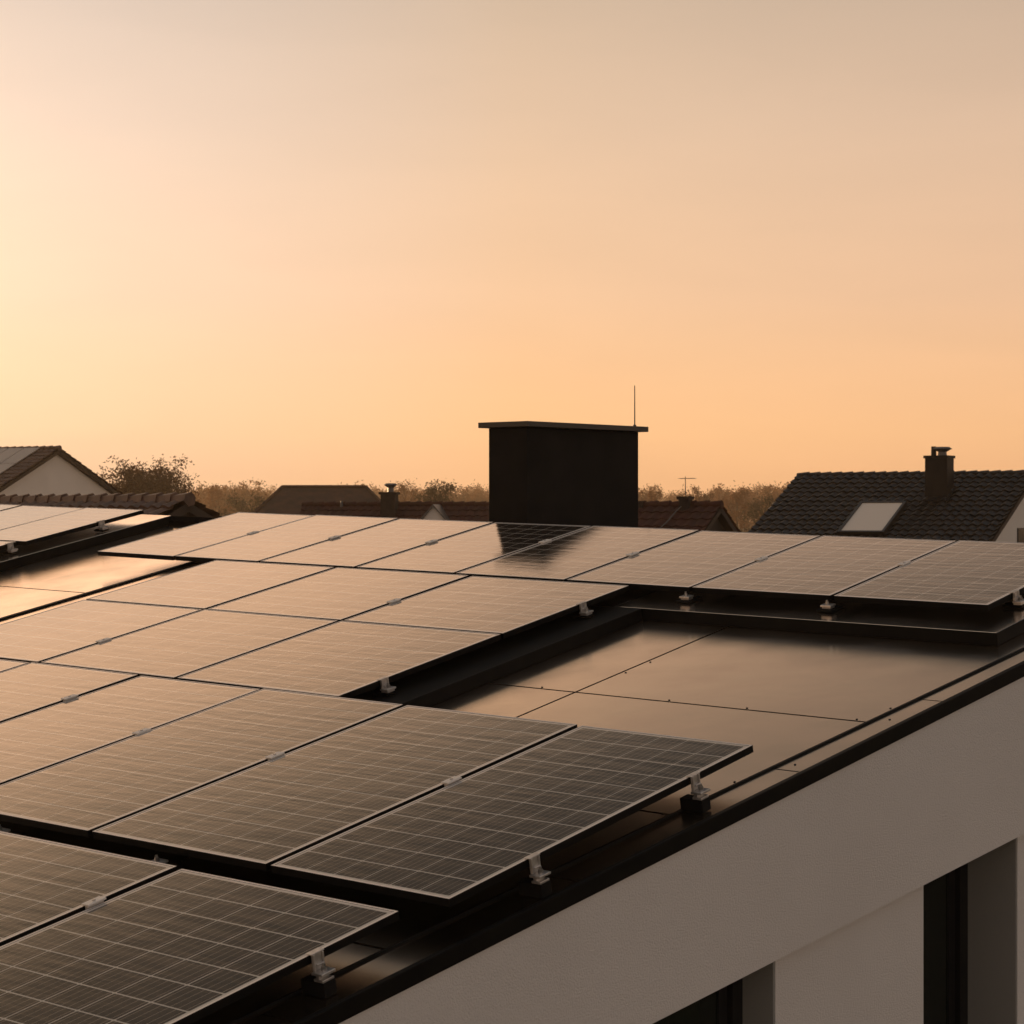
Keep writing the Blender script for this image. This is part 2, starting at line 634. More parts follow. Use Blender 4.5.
ch = MB()
zc0 = cc.z - 2.6
ch.hexa([CP(0, 0, zc0), CP(LA, 0, zc0), CP(LA, LB, zc0), CP(0, LB, zc0)],
        [CP(0, 0, ztopc), CP(LA, 0, ztopc), CP(LA, LB, ztopc), CP(0, LB, ztopc)])
ch_o = ch.build('chimney', M_CHIM, home, bevel=.006)
cp = MB()
ov = .058
cp.hexa([CP(-ov, -ov, ztopc + .001), CP(LA + ov, -ov, ztopc + .001), CP(LA + ov, LB + ov, ztopc + .001), CP(-ov, LB + ov, ztopc + .001)],
        [CP(-ov, -ov, ztopc + .043), CP(LA + ov, -ov, ztopc + .043), CP(LA + ov, LB + ov, ztopc + .043), CP(-ov, LB + ov, ztopc + .043)])
cp.build('chimney_cap', M_CHCAP, ch_o, bevel=.004)
lr = MB()
lr.tube(CP(LA + .015, .05, ztopc + .03), CP(LA + .015, .05, ztopc + .375), .006, .004, 8)
lr.tube(CP(LA + .015, .05, ztopc + .043), CP(LA + .015, .05, ztopc + .06), .016, .012, 8)
lr.build('lightning_rod', M_WFRAME, ch_o)

# ------------------------------------------------------------------ solar panels
PT = .032
LIPW = .011


def clamp_mid(root, x, y):
    m = MB()
    m.box(x - .022, x + .022, y - .045, y + .045, .0015, .010)
    m.box(x - .010, x + .010, y - .040, y + .040, -.05, .0015)
    o = m.build('mid_clamp', M_CLTOP, root, bevel=.003)
    b = MB()
    b.tube((x, y, .0095), (x, y, .0135), .008, .007, 6)
    b.build('bolt', M_BOLT, o)


def clamp_end(root, x, y, gap_h, front=False):
    """hooked clamp outside the panel edge at local x, on a foot that stands on the roof"""
    zt, zr = .007, -PT - gap_h
    zb = max(zr, -.112)
    m = MB()

    def bx(u0, u1, v0, v1, z0, z1):
        if front:
            m.box(x + v0, x + v1, y - u1, y - u0, z0, z1)
        else:
            m.box(x + u0, x + u1, y + v0, y + v1, z0, z1)
    if not front:
        bx(-.014, .016, -.032, .032, .0012, zt)
        bx(.004, .012, -.026, .026, zb * .54, .0012)
        bx(.012, .018, -.026, -.018, zb * .54, .0012)
        bx(.012, .018, .018, .026, zb * .54, .0012)
        bx(.012, .026, -.018, .018, zb * .36, zb * .30)
    bx(.004, .058, -.034, .034, zb * .54 - .010, zb * .54)
    bx(.012, .030, -.022, .022, zb + .024, zb * .54 - .010)
    bx(.006, .052, -.028, .028, zb + .016, zb + .026)
    o = m.build('end_clamp', M_CLAMP, root, bevel=.002)
    b = MB()
    bxp = (x, y - .036) if front else (x + .036, y)
    b.tube((*bxp, zb * .54 - .012), (*bxp, zb * .54 + .016), .011, .010, 6)
    b.tube((*bxp, zb * .54 + .016), (*bxp, zb * .54 + .026), .006, .006, 8)
    b.build('bolt', M_BOLT, o)
    f = MB()
    if front:
        f.box(x - .05, x + .05, y - .075, y + .06, zr + .0015, zb + .016)
    else:
        f.box(x - .06, x + .056, y - .030, y + .030, zr + .0015, zb + .016)
    f.build('mounting_foot', M_FOOT, o, bevel=.003)


def panel(Br, Bl, A0, A1, ncol, nrow, label, group, mids=(), ends=(), fronts=(), gap_h=.047):
    """one module from its right edge Br to its left edge Bl, A0 to A1 up the slope"""
    o = bpy.data.objects.new('solar_panel', None)
    o.empty_display_size = .2
    col.objects.link(o)
    prn = random.Random(label)
    o.matrix_world = (Matrix.Translation(P(A0, Bl, H_PAN)) @ ROT.to_4x4() @ Matrix.Rotation(R(prn.uniform(-.13, .13)), 4, 'X')
                      @ Matrix.Rotation(R(prn.uniform(-.13, .13)), 4, 'Y'))
    tag(o, label, 'solar panel', group)
    W_, L_ = (Bl - Br) * U, (A1 - A0) * U
    f = MB()
    l = LIPW
    for (x0, x1, y0, y1) in ((0, W_, 0, l), (0, W_, L_ - l, L_), (0, l, l, L_ - l), (W_ - l, W_, l, L_ - l)):
        f.box(x0, x1, y0, y1, -PT, 0, 1, 0)
    f.build('frame', [M_LIP, M_FRAME], o)
    gl = MB()
    mg = .014
    uw, vl = (W_ - 2 * l - 2 * mg) / ncol, (L_ - 2 * l - 2 * mg) / nrow
    xs, ys = (l, l + mg * .8, W_ - l - mg * .8, W_ - l), (l, l + mg * .8, L_ - l - mg * .8, L_ - l)
    gl.v = [(x, y, -.0012) for y in ys for x in xs]
    for yy in range(3):
        for xx in range(3):
            q = (yy * 4 + xx, yy * 4 + xx + 1, yy * 4 + xx + 5, yy * 4 + xx + 4)
            gl.uv[len(gl.f)] = [((gl.v[k][0] - l - mg) / uw, (gl.v[k][1] - l - mg) / vl) for k in q]
            gl.f.append(q)
            gl.m.append(0 if xx == 1 and yy == 1 else 1)
    nb = len(gl.v)
    gl.v += [(x, y, -.006) for x, y in ((xs[0], ys[0]), (xs[3], ys[0]), (xs[3], ys[3]), (xs[0], ys[3]))]
    for a_, b_, c_, d_ in ((0, 3, 1, 0), (3, 15, 2, 1), (15, 12, 3, 2), (12, 0, 0, 3)):
        gl.f.append((b_, a_, nb + d_, nb + c_))
        gl.m.append(2)
    gl.f.append((nb + 3, nb + 2, nb + 1, nb))
    gl.m.append(2)
    gl.build('cell_glass', [M_GLASS, M_MARGIN, M_FRAME], o)
    for A in mids:
        clamp_mid(o, W_ + .010, (A - A0) * U)
    for A in ends:
        clamp_end(o, W_, (A - A0) * U, gap_h)
    for xx in fronts:
        clamp_end(o, W_ * xx, 0, gap_h, True)
    return o


M_MARGIN = mat('white_backsheet_margin', (.78, .71, .63), .25, coat=.6, coat_rough=.12)
GF = .154 - PT - .002       # bottom of the frame to the roof sheets
GP = .0825 - PT - .002      # to a platform
gp = .0105
# lowest row
R0 = 'solar panels in the lowest row'
panel(1.981, 2.412, 1.23, 1.957, 6, 12, 'lowest solar panel of all, at the bottom edge of the photo beside the eave', R0, ends=(1.80,), gap_h=GF)
panel(2.412 + gp, 2.846, 1.23, 1.957, 6, 12, 'solar panel in the bottom left corner, left of the lowest one', R0, mids=(1.80,), gap_h=GF)
# long row in front
RF = 'solar panels in the long front row'
fb = [1.945, 2.289, 2.690, 3.064, 3.422, 3.776, 4.13]
fl = ['front row panel with a free corner over bare roof sheets and two end clamps',
      'second panel of the long front row from its free right corner',
      'third panel of the long front row from its free right corner',
      'fourth panel of the long front row from its free right corner',
      'fifth panel of the long front row, cut by the left photo edge',
      'leftmost sliver of a panel in the long front row, at the left photo edge']
fm = [None, 2.42, 2.42, 2.445, 2.567, 2.6]
for i in range(6):
    panel(fb[i] + (gp if i else 0), fb[i + 1], 2.018, 2.745, 6, 12, fl[i], RF, mids=() if not i else (fm[i],),
          ends=(2.193, 2.581) if not i else (), fronts=(.42,) if i in (1, 2) else (), gap_h=GF)
# two short rows on the middle platform
RM = 'nearly square solar panels on the middle platform'
mbnd = [2.872, 3.322, 3.757, 4.190]
ml = [['lower right square panel of the middle platform, its edge above the bare roof sheets',
       'lower middle square panel of the middle platform, behind the long front row',
       'lower left square panel of the middle platform, cut by the left edge of the photo'],
      ['upper right square panel of the middle platform, just in front of the back row',
       'upper middle square panel of the middle platform, just in front of the back row',
       'upper left square panel of the middle platform, beside the bare sheets on the left']]
for r, (a0, a1) in enumerate(((2.752, 3.2215), (3.2285, 3.652))):
    for i in range(3):
        mids = ()
        if i == 1 and r == 1:
            mids = (3.395,)
        if i == 2 and r == 0:
            mids = (2.93,)
        panel(mbnd[i] + (gp if i else 0), mbnd[i + 1], a0, a1, 6, 6, ml[r][i], RM, mids=mids,
              ends=(((2.873,), (3.485,))[r] if i == 0 else ()), gap_h=GP)
# back row
RB = 'solar panels in the back row by the chimney'
bb = [2.022, 2.366, 2.716, 3.057, 3.386, 3.708, 4.046, 4.366, 4.682]
bl = ['rightmost back row panel with a dark visible cell grid and an end clamp',
      'back row panel below the skylight of the dark tiled house',
      'back row panel below the gap between the red roofed and dark tiled houses',
      'back row panel just right of the chimney reflection',
      'back row panel with the blurred right half of the chimney reflection',
      'back row panel with the dark sharp left half of the chimney reflection',
      'back row panel left of the chimney reflection, below the small white dormer',
      'leftmost back row panel, whose left corner overhangs the bare sheets']
bm = [None, 3.956, 3.939, 3.919, 4.003, 3.946, 3.941, 3.951]
for i in range(8):
    panel(bb[i] + (gp * .8 if i else 0), bb[i + 1], 3.668, 4.190, 6, 10, bl[i], RB, mids=() if not i else (bm[i],),
          ends=(3.775,) if not i else (), fronts=(1.0,) if i in (1, 2) else (), gap_h=GP)
# left platform
RL = 'solar panels on the left platform'
panel(5.072, 5.338, 3.728, 4.165, 5, 10, 'right panel of the left platform, with a free end over the platform edge', RL, ends=(4.0,), gap_h=GP)
panel(5.346, 5.652, 3.728, 4.165, 5, 10, 'middle pale panel of the left platform, below the ridge tiles', RL, gap_h=GP)
panel(5.660, 5.950, 3.728, 4.165, 5, 10, 'left pale panel of the left platform, at the edge of the photo', RL, gap_h=GP)
panel(5.098, 5.40, 3.10, 3.715, 5, 10, 'lower panel of the left platform, only its tip in view at the left edge', RL, ends=(3.69,), gap_h=GP)

# ------------------------------------------------------------------ neighbouring houses
M_TILE_D = mat('dark_concrete_tile', (.009, .009, .009), .36, ior=1.5, noise=(2.5, (.020, .019, .018)))
M_TILE_B = mat('weathered_brown_tile', (.075, .040, .026), .55, noise=(3.5, (.14, .075, .05)))
M_TILE_R = mat('red_clay_tile', (.070, .020, .012), .75, ior=1.35, noise=(1.5, (.045, .019, .014)))
M_TILE_F = mat('dull_brown_tile', (.075, .033, .018), .8, noise=(1.5, (.035, .02, .013)), bump=(3, .02))
M_WHITE = mat('white_house_render', (.86, .80, .73), .9, noise=(.8, (.80, .74, .67)))
M_DARKW = mat('dark_gable_tone', (.03, .022, .018), .8)  # on the ridge tile house, the gable's shade is put into this colour
M_BRICK = mat('sooty_brick', (.022, .016, .013), .9, noise=(6, (.038, .026, .020)))
M_VERGE = mat('dark_barge_board', (.04, .026, .018), .7)
M_ZINC = mat('grey_zinc', (.12, .115, .11), .45, .4)
M_SKYL = mat('skylight_sheen_glass', (.85, .72, .58), .3, coat=.5, coat_rough=.12)  # pale warm base paints the sky's reflection into the skylight glass
M_OLDPV = mat('old_panel_glass', (.34, .30, .27), .25, coat=1.0, coat_rough=.2)
M_CHZ = mat('dark_zinc_cladding', (.014, .0125, .012), .55, ior=1.25, noise=(3, (.020, .018, .017)))
M_WIN = mat('house_window_glass', (.03, .035, .04), .1)


def tiled(mb, o, u, v, n, Lu, Lv, tw, cw, amp, seg=6, m=0, jit=0, rn=None):
    """pantile surface from o along u (ridge) and v (down the slope); n is the outward normal"""
    nu = max(1, round(Lu / tw))
    nv = max(1, round(Lv / cw))
    for j in range(nv):
        rows = []
        for e, lift in ((j, 0.0), (j + 1.06, amp * .9)):
            y = min(e * Lv / nv, Lv + .02)
            row = []
            for i in range(nu * seg + 1):
                x = i * Lu / (nu * seg)
                ph = (i % seg) / seg
                h = amp * (.5 + .5 * math.cos(2 * math.pi * ph)) ** .8
                if jit:
                    random.seed(i // seg * 131 + j * 17)
                    h += random.uniform(-jit, jit)
                row.append(o + u * x + v * y + n * (h + lift))
            rows.append(row)
        b0 = len(mb.v)
        k = nu * seg + 1
        for row in rows:
            mb.v += [tuple(p) for p in row]
        mb.v += [tuple(p - n * (amp * 1.3)) for p in rows[1]]
        for i in range(k - 1):
            mb.f.append((b0 + i, b0 + k + i, b0 + k + i + 1, b0 + i + 1))
            mb.m.append(m)
            mb.f.append((b0 + k + i, b0 + 2 * k + i, b0 + 2 * k + i + 1, b0 + k + i + 1))
            mb.m.append(m)


def gable_house(name, label, apex, rdir, Lr, half, pitch, wallm, roofm, gablem=None, tile=(.30, .36, .045), ridge=(.40, .11), seg=6, over=.25, jit=0, wall_name='wall', rseg=10):
    """apex: world point of the ridge at the gable end in view; rdir: ridge direction away from it"""
    r = Vector((rdir[0], rdir[1], 0)).normalized()
    rz = math.atan2(r.y, r.x)
    root = thing(name, label, 'house', (apex[0], apex[1], 0), rz)
    Z = apex[2]
    tp = math.tan(R(pitch))
    cpn, spn = math.cos(R(pitch)), math.sin(R(pitch))
    X, Y, Zv = Vector((1, 0, 0)), Vector((0, 1, 0)), Vector((0, 0, 1))
    rf = MB()
    slope = (half + .35) / cpn
    for sgn in (1, -1):
        v = Vector((0, sgn * cpn, -spn))
        n = Vector((0, sgn * spn, cpn))
        o = Vector((0, 0, Z - .06))
        if sgn > 0:
            tiled(rf, o, X, v, n, Lr, slope, *tile, seg=seg, jit=jit)
        else:
            tiled(rf, o + X * Lr, -X, v, n, Lr, slope, *tile, seg=seg, jit=jit)
        # roof board under the tiles
        a = o - n * .02
        q = [a + X * .02, a + X * (Lr - .02), a + X * (Lr - .02) + v * slope, a + X * .02 + v * slope]
        q2 = [p - n * .14 for p in q]
        if sgn > 0:
            rf.hexa(q2[:], q[:], 1)
        else:
            rf.hexa(q2[::-1], q[::-1], 1)
    # ridge caps
    nr = round(Lr / ridge[0])
    for i in range(nr):
        x0, x1 = i * Lr / nr, (i + 1.12) * Lr / nr
        rf.tube((x0, 0, Z - .05 + .02), (x1, 0, Z - .05 - .005), ridge[1] * 1.12, ridge[1] * .92, rseg, 0)
    ro = rf.build('roof', [roofm, M_VERGE], root)
    wm = MB()
    ze = Z - .22 - half * tp
    pts = [(-half, 0), (half, 0), (half, ze), (0, Z - .22), (-half, ze)]
    x0, x1 = over, Lr - over
    A = [(x0, y, z) for y, z in pts]
    B = [(x1, y, z) for y, z in pts]
    wm.face(A[::-1], 1)
    wm.face(B, 1)
    for i in (0, 1, 4):
        j = (i + 1) % 5
        wm.face([A[i], A[j], B[j], B[i]], 0)
    wm.build(wall_name, [wallm, gablem or wallm], root)
    return root, ro, Z


def pt(x, y, D):
    return Vector(((x - 512) / FPX * D, D, CZ + (512 - y) / FPX * D))


# --- far left: pale gable with panels on its roof
hl, hl_roof, hlZ = gable_house('pale_gable_house', 'pale gabled house at the far left with old solar panels on its brown roof', pt(60, 447.5, 90), (-.87, .49), 12, 4.2, 25,
                               M_WHITE, M_TILE_B, tile=(.3, .36, .04), jit=.006)
v = Vector((0, math.cos(R(25)), -math.sin(R(25))))
n = Vector((0, math.sin(R(25)), math.cos(R(25))))
for i in range(3):
    for j in range(2):
        o = Vector((.95 + i * .86, 0, hlZ - .02)) + v * (.12 + j * 1.62) + n * .09
        m = MB()
        X = Vector((1, 0, 0))
        q = [o + v * 1.58, o + v * 1.58 + X * -0.0, o, o]
        p0, p1, p2, p3 = o, o + v * 1.58, o + v * 1.58 + X * .82, o + X * .82
        m.hexa([p0 - n * .04, p1 - n * .04, p2 - n * .04, p3 - n * .04], [p0, p1, p2, p3])
        so = m.build('roof_solar_panel', M_OLDPV, hl)

# --- near left: brown roof with big ridge tiles
nl, nl_roof, nlZ = gable_house('ridge_tile_house', 'house with a weathered brown tiled roof and big ridge tiles behind the left panels', pt(190, 497.5, 37), (-.71, .70), 9, 3.4, 26,
                               M_DARKW, M_TILE_B, gablem=M_DARKW, tile=(.30, .33, .05), ridge=(.40, .115), seg=8, over=.2, jit=.008, rseg=6)

# --- far: hipped roof
hp = thing('hipped_roof_house', 'distant house with a dull brown hipped roof in front of the trees', 'house', (pt(324, 512, 140).x, 140, 0), R(2))
zr, zv = CZ + 25 / FPX * 140, CZ - 1.2
rx, ex, ey = 2.65, 5.3, 4.2
rf = MB()
r0, r1 = Vector((-rx, 0, zr)), Vector((rx, 0, zr))
c = [Vector((-ex, -ey, zv)), Vector((ex, -ey, zv)), Vector((ex, ey, zv)), Vector((-ex, ey, zv))]
rf.face([c[0], c[1], r1, r0])
rf.face([c[1], c[2], r1])
rf.face([c[2], c[3], r0, r1])
rf.face([c[3], c[0], r0])
rf.face([c[3], c[2], c[1], c[0]])
for (p, q) in ((r0, r1), (c[0], r0), (c[1], r1), (c[2], r1), (c[3], r0)):
    rf.tube(p, q, .13, .13, 6)
rf.build('roof', M_TILE_F, hp)
wm = MB()
wm.box(-ex + .4, ex - .4, -ey + .4, ey - .4, 0, zv - .002)
wm.build('wall', M_WHITE, hp)

# --- middle: long red tiled roof with chimney and white dormer
ra = pt(530, 503.5, 80)
rh, rh_roof, rhZ = gable_house('red_tile_house', 'long house with a red clay tiled roof, a sooty chimney and a small white dormer', ra, (-.985, .17), 8.5, 4.2, 34,
                               M_WHITE, M_TILE_R, tile=(.3, .36, .04), jit=.006)


def chimney(root, x, y, sx, sy, z0, z1, m, pots=(), cap=.06, name='chimney', capm=None):
    c_ = MB()
    c_.box(x - sx, x + sx, y - sy, y + sy, z0, z1)
    o = c_.build(name, m, root)
    k = MB()
    k.box(x - sx - cap, x + sx + cap, y - sy - cap, y + sy + cap, z1 + .001, z1 + .09)
    k.build('chimney_cap', capm or m, o)
    for (dx, dy, r, h, cowl) in pots:
        p = MB()
        p.tube((x + dx, y + dy, z1 + .09), (x + dx, y + dy, z1 + .09 + h), r, r * .9, 10)
        if cowl:
            zc = z1 + .09 + h
            p.tube((x + dx, y + dy, zc), (x + dx, y + dy, zc + .10), r * .9, r * 2.1, 12)
            p.tube((x + dx, y + dy, zc + .10), (x + dx, y + dy, zc + .16), r * 2.1, r * 1.5, 12)
        p.build('chimney_pot', M_ZINC if cowl else m, o)
    return o


rx_ = (530 - 395) / FPX * 80 / .985
chimney(rh, rx_ * 1.03, .45, .27, .27, rhZ - 1.2, rhZ + .33, M_BRICK, pots=((-.05, 0, .12, .16, True),))
# roof vent
vm = MB()
vx = (530 - 345) / FPX * 80 / .96
vm.tube((vx, .15, rhZ - .2), (vx, .15, rhZ + .10), .06, .05, 8)
vm.build('roof_vent', M_ZINC, rh)
# dormer: white gablet standing on the slope
dm = MB()
dx = (530 - 442) / FPX * 80 / .97
yd, hw = 1.35, .52
dz = rhZ - .10
zbas = dz - .62
dm.face([(dx - hw, yd, zbas), (dx - hw, yd, zbas - .3), (dx + hw, yd, zbas - .3), (dx + hw, yd, zbas), (dx, yd, dz)])
dm.face([(dx + hw, 0.2, zbas), (dx + hw, 0.2, zbas - .3), (dx - hw, 0.2, zbas - .3), (dx - hw, 0.2, zbas), (dx, 0.2, dz)])
dm.face([(dx - hw, yd, zbas), (dx - hw, .2, zbas), (dx - hw, .2, zbas - .3), (dx - hw, yd, zbas - .3)])
dm.face([(dx + hw, yd, zbas - .3), (dx + hw, .2, zbas - .3), (dx + hw, .2, zbas), (dx + hw, yd, zbas)])
do = dm.build('dormer', M_WHITE, rh)
dr = MB()
for s in (-1, 1):
    p0, p1 = Vector((dx, yd + .12, dz + .07)), Vector((dx + s * (hw + .12), yd + .12, zbas - .03))
    q0, q1 = p0 + Vector((0, -1.3, 0)), p1 + Vector((0, -1.3, 0))
    dn_ = Vector((0, 0, -.07))
    quad = [p0, p1, q1, q0] if s < 0 else [p1, p0, q0, q1]
    dr.hexa([p + dn_ for p in quad], quad)
dr.build('dormer_roof', M_ZINC, do)

# --- right of the chimney: red roofed house with dark gable and aerial
ma = pt(722, 503.5, 60)
mh, mh_roof, mhZ = gable_house('dark_gable_house', 'red roofed house with a dark gable, a small chimney and a television aerial', ma, (-.86, .51), 7.0, 3.2, 33,
                               M_WHITE, M_TILE_R, gablem=M_DARKW, tile=(.3, .36, .04), jit=.006)
mx = 1.05
chimney(mh, mx, .12, .14, .14, mhZ - .5, mhZ + .11, M_BRICK, cap=.04)
ae = MB()
az0 = mhZ + .22
ae.tube((mx, .12, az0), (mx, .12, az0 + .52), .014, .010, 6)
ae.tube((mx - .28, .12, az0 + .47), (mx + .16, .12, az0 + .47), .010, .010, 6)
for k in range(6):
    x = mx - .26 + k * .08
    ae.tube((x, -.02, az0 + .47), (x, .26, az0 + .47), .006, .006, 5)
ae.build('aerial', M_ZINC, mh)
cm = MB()
vv = Vector((0, math.cos(R(33)), -math.sin(R(33))))
nn_ = Vector((0, math.sin(R(33)), math.cos(R(33))))
pr = None
for k in range(9):
    p = Vector((mx + .05 + .03 * k + .02 * math.sin(k), 0, mhZ - .06)) + vv * (.18 + k * .17) + nn_ * .12
    if pr is not None:
        cm.tube(pr, p, .016, .016, 6)
    pr = p
cm.build('cable', M_ZINC, mh)
cw = MB()
cw.box(2.35, 2.5, .05, .2, mhZ - .2, mhZ + .07)
cw.build('chimney_stub', M_BRICK, mh)

# --- right: big dark tiled house with skylight and zinc chimney
RP = 25
ga = Vector((16.9, 70.89, CZ + 1.29))
dh, dh_roof, dhZ = gable_house('dark_tiled_house', 'big house with a dark tiled roof, a skylight and a zinc chimney', ga, (-.866, .5), 8.22, 6.2, RP,
                               M_WHITE, M_TILE_D, tile=(.30, .36, .062), ridge=(.40, .10), seg=8, over=.12, jit=.010)
# skylight from its corners on the slope
rzm = Matrix.Rotation(math.atan2(.5, -.866), 3, 'Z')
vv = Vector((0, math.cos(R(RP)), -math.sin(R(RP))))
nn_ = Vector((0, math.sin(R(RP)), math.cos(R(RP))))


def on_roof(x, y, lift):
    d = Vector(((x - 512) / FPX, 1, (512 - y) / FPX))
    o = Vector((ga.x, ga.y, dhZ - .06)) + (rzm @ nn_) * lift
    t = (o - CAM).dot(rzm @ nn_) / d.dot(rzm @ nn_)
    q_ = CAM + d * t - Vector((ga.x, ga.y, dhZ - .06))
    q_ = rzm.transposed() @ q_
    return q_.x, q_.dot(vv)


x0, y0 = on_roof(907, 503, .12)
x1, y1 = on_roof(861, 503, .12)
_, y2 = on_roof(883, 534, .12)
o_ = Vector((0, 0, dhZ - .06))


def RPnt(x, y, h):
    return o_ + Vector((x, 0, 0)) + vv * y + nn_ * h


def rbox(mb, xa, xb, ya, yb, h0, h1, m=0):
    mb.hexa([RPnt(xa, ya, h0), RPnt(xa, yb, h0), RPnt(xb, yb, h0), RPnt(xb, ya, h0)][::-1][::-1],
            [RPnt(xa, ya, h1), RPnt(xa, yb, h1), RPnt(xb, yb, h1), RPnt(xb, ya, h1)], m)


ya_ = min(y0, y1)
sk = MB()
fw = .09
for (a, b, c_, d) in ((x0, x1, ya_, ya_ + fw), (x0, x1, y2 - fw, y2), (x0, x0 + fw, ya_ + fw, y2 - fw), (x1 - fw, x1, ya_ + fw, y2 - fw)):
    rbox(sk, a, b, c_, d, -.02, .20)
sk_o = sk.build('skylight', M_WFRAME, dh)
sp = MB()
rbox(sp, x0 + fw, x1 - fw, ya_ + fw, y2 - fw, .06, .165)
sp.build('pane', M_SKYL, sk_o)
# chimney
cx, cy = on_roof(934, 500, .05)
chy = cy * math.cos(R(RP)) - .5
D_ = 72.5
zt_ = CZ + (512 - 459.5) / FPX * D_
chimney(dh, cx, chy, .37, .33, dhZ - 1.6, zt_, M_CHZ, pots=((.19, .0, .09, .30, False), (-.10, .0, .15, .12, True)), cap=.04, capm=M_CHZ)
fz = MB()
rbox(fz, cx - .46, cx + .46, (chy - .2), (chy + .40) / math.cos(R(RP)) + .25, .03, .075)
fz.build('chimney_flashing', M_CHZ, dh)
# gable window


def on_gable(x, y):
    d = Vector(((x - 512) / FPX, 1, (512 - y) / FPX))
    rd = rzm @ Vector((1, 0, 0))
    o = Vector((ga.x, ga.y, 0)) + rd * .12
    t = (o - CAM).dot(rd) / d.dot(rd)
    p = rzm.transposed() @ (CAM + d * t - Vector((ga.x, ga.y, 0)))
    return p.y, p.z


gy0, gz0 = on_gable(1017, 528)
gy1, gz1 = on_gable(1040, 545)
gw = MB()
ylo, yhi = min(gy0, gy1), max(gy0, gy1)
zlo, zhi = gz0 - .95, gz0
for (a, b, c_, d) in ((ylo, yhi, zhi - .07, zhi), (ylo, yhi, zlo, zlo + .07), (ylo, ylo + .07, zlo + .07, zhi - .07), (yhi - .07, yhi, zlo + .07, zhi - .07)):
    gw.box(.07, .14, a, b, c_, d)
gw_o = gw.build('window', M_WFRAME, dh)
gp_ = MB()
gp_.box(.08, .115, ylo + .07, yhi - .07, zlo + .07, zhi - .07)
gp_.build('pane', M_WIN, gw_o)

# ------------------------------------------------------------------ trees
M_BARK = mat('tree_bark', (.055, .040, .028), .9)


def leaf_mat(name, c0, c1, scale, tr, k=.3):
    m = mat(name, c0, .7, noise=(scale, c1))
    n, l = m.node_tree.nodes, m.node_tree.links
    p, out = n['Principled BSDF'], n['Material Output']
    t = n.new('ShaderNodeBsdfTranslucent')
    t.inputs[0].default_value = (*tr, 1)
    x = n.new('ShaderNodeMixShader')
    x.inputs[0].default_value = k
    l.new(p.outputs[0], x.inputs[1])
    l.new(t.outputs[0], x.inputs[2])
    l.new(x.outputs[0], out.inputs[0])
    return m


M_LEAF_A = leaf_mat('autumn_leaves', (.042, .018, .006), (.026, .013, .005), 1.2, (.22, .07, .010), .2)
M_LEAF_G = leaf_mat('dark_olive_leaves', (.040, .038, .014), (.06, .045, .018), 1.0, (.09, .05, .012), .2)
M_LEAF_B = leaf_mat('brown_twigs', (.070, .031, .010), (.050, .024, .009), .6, (.26, .095, .02), .4)


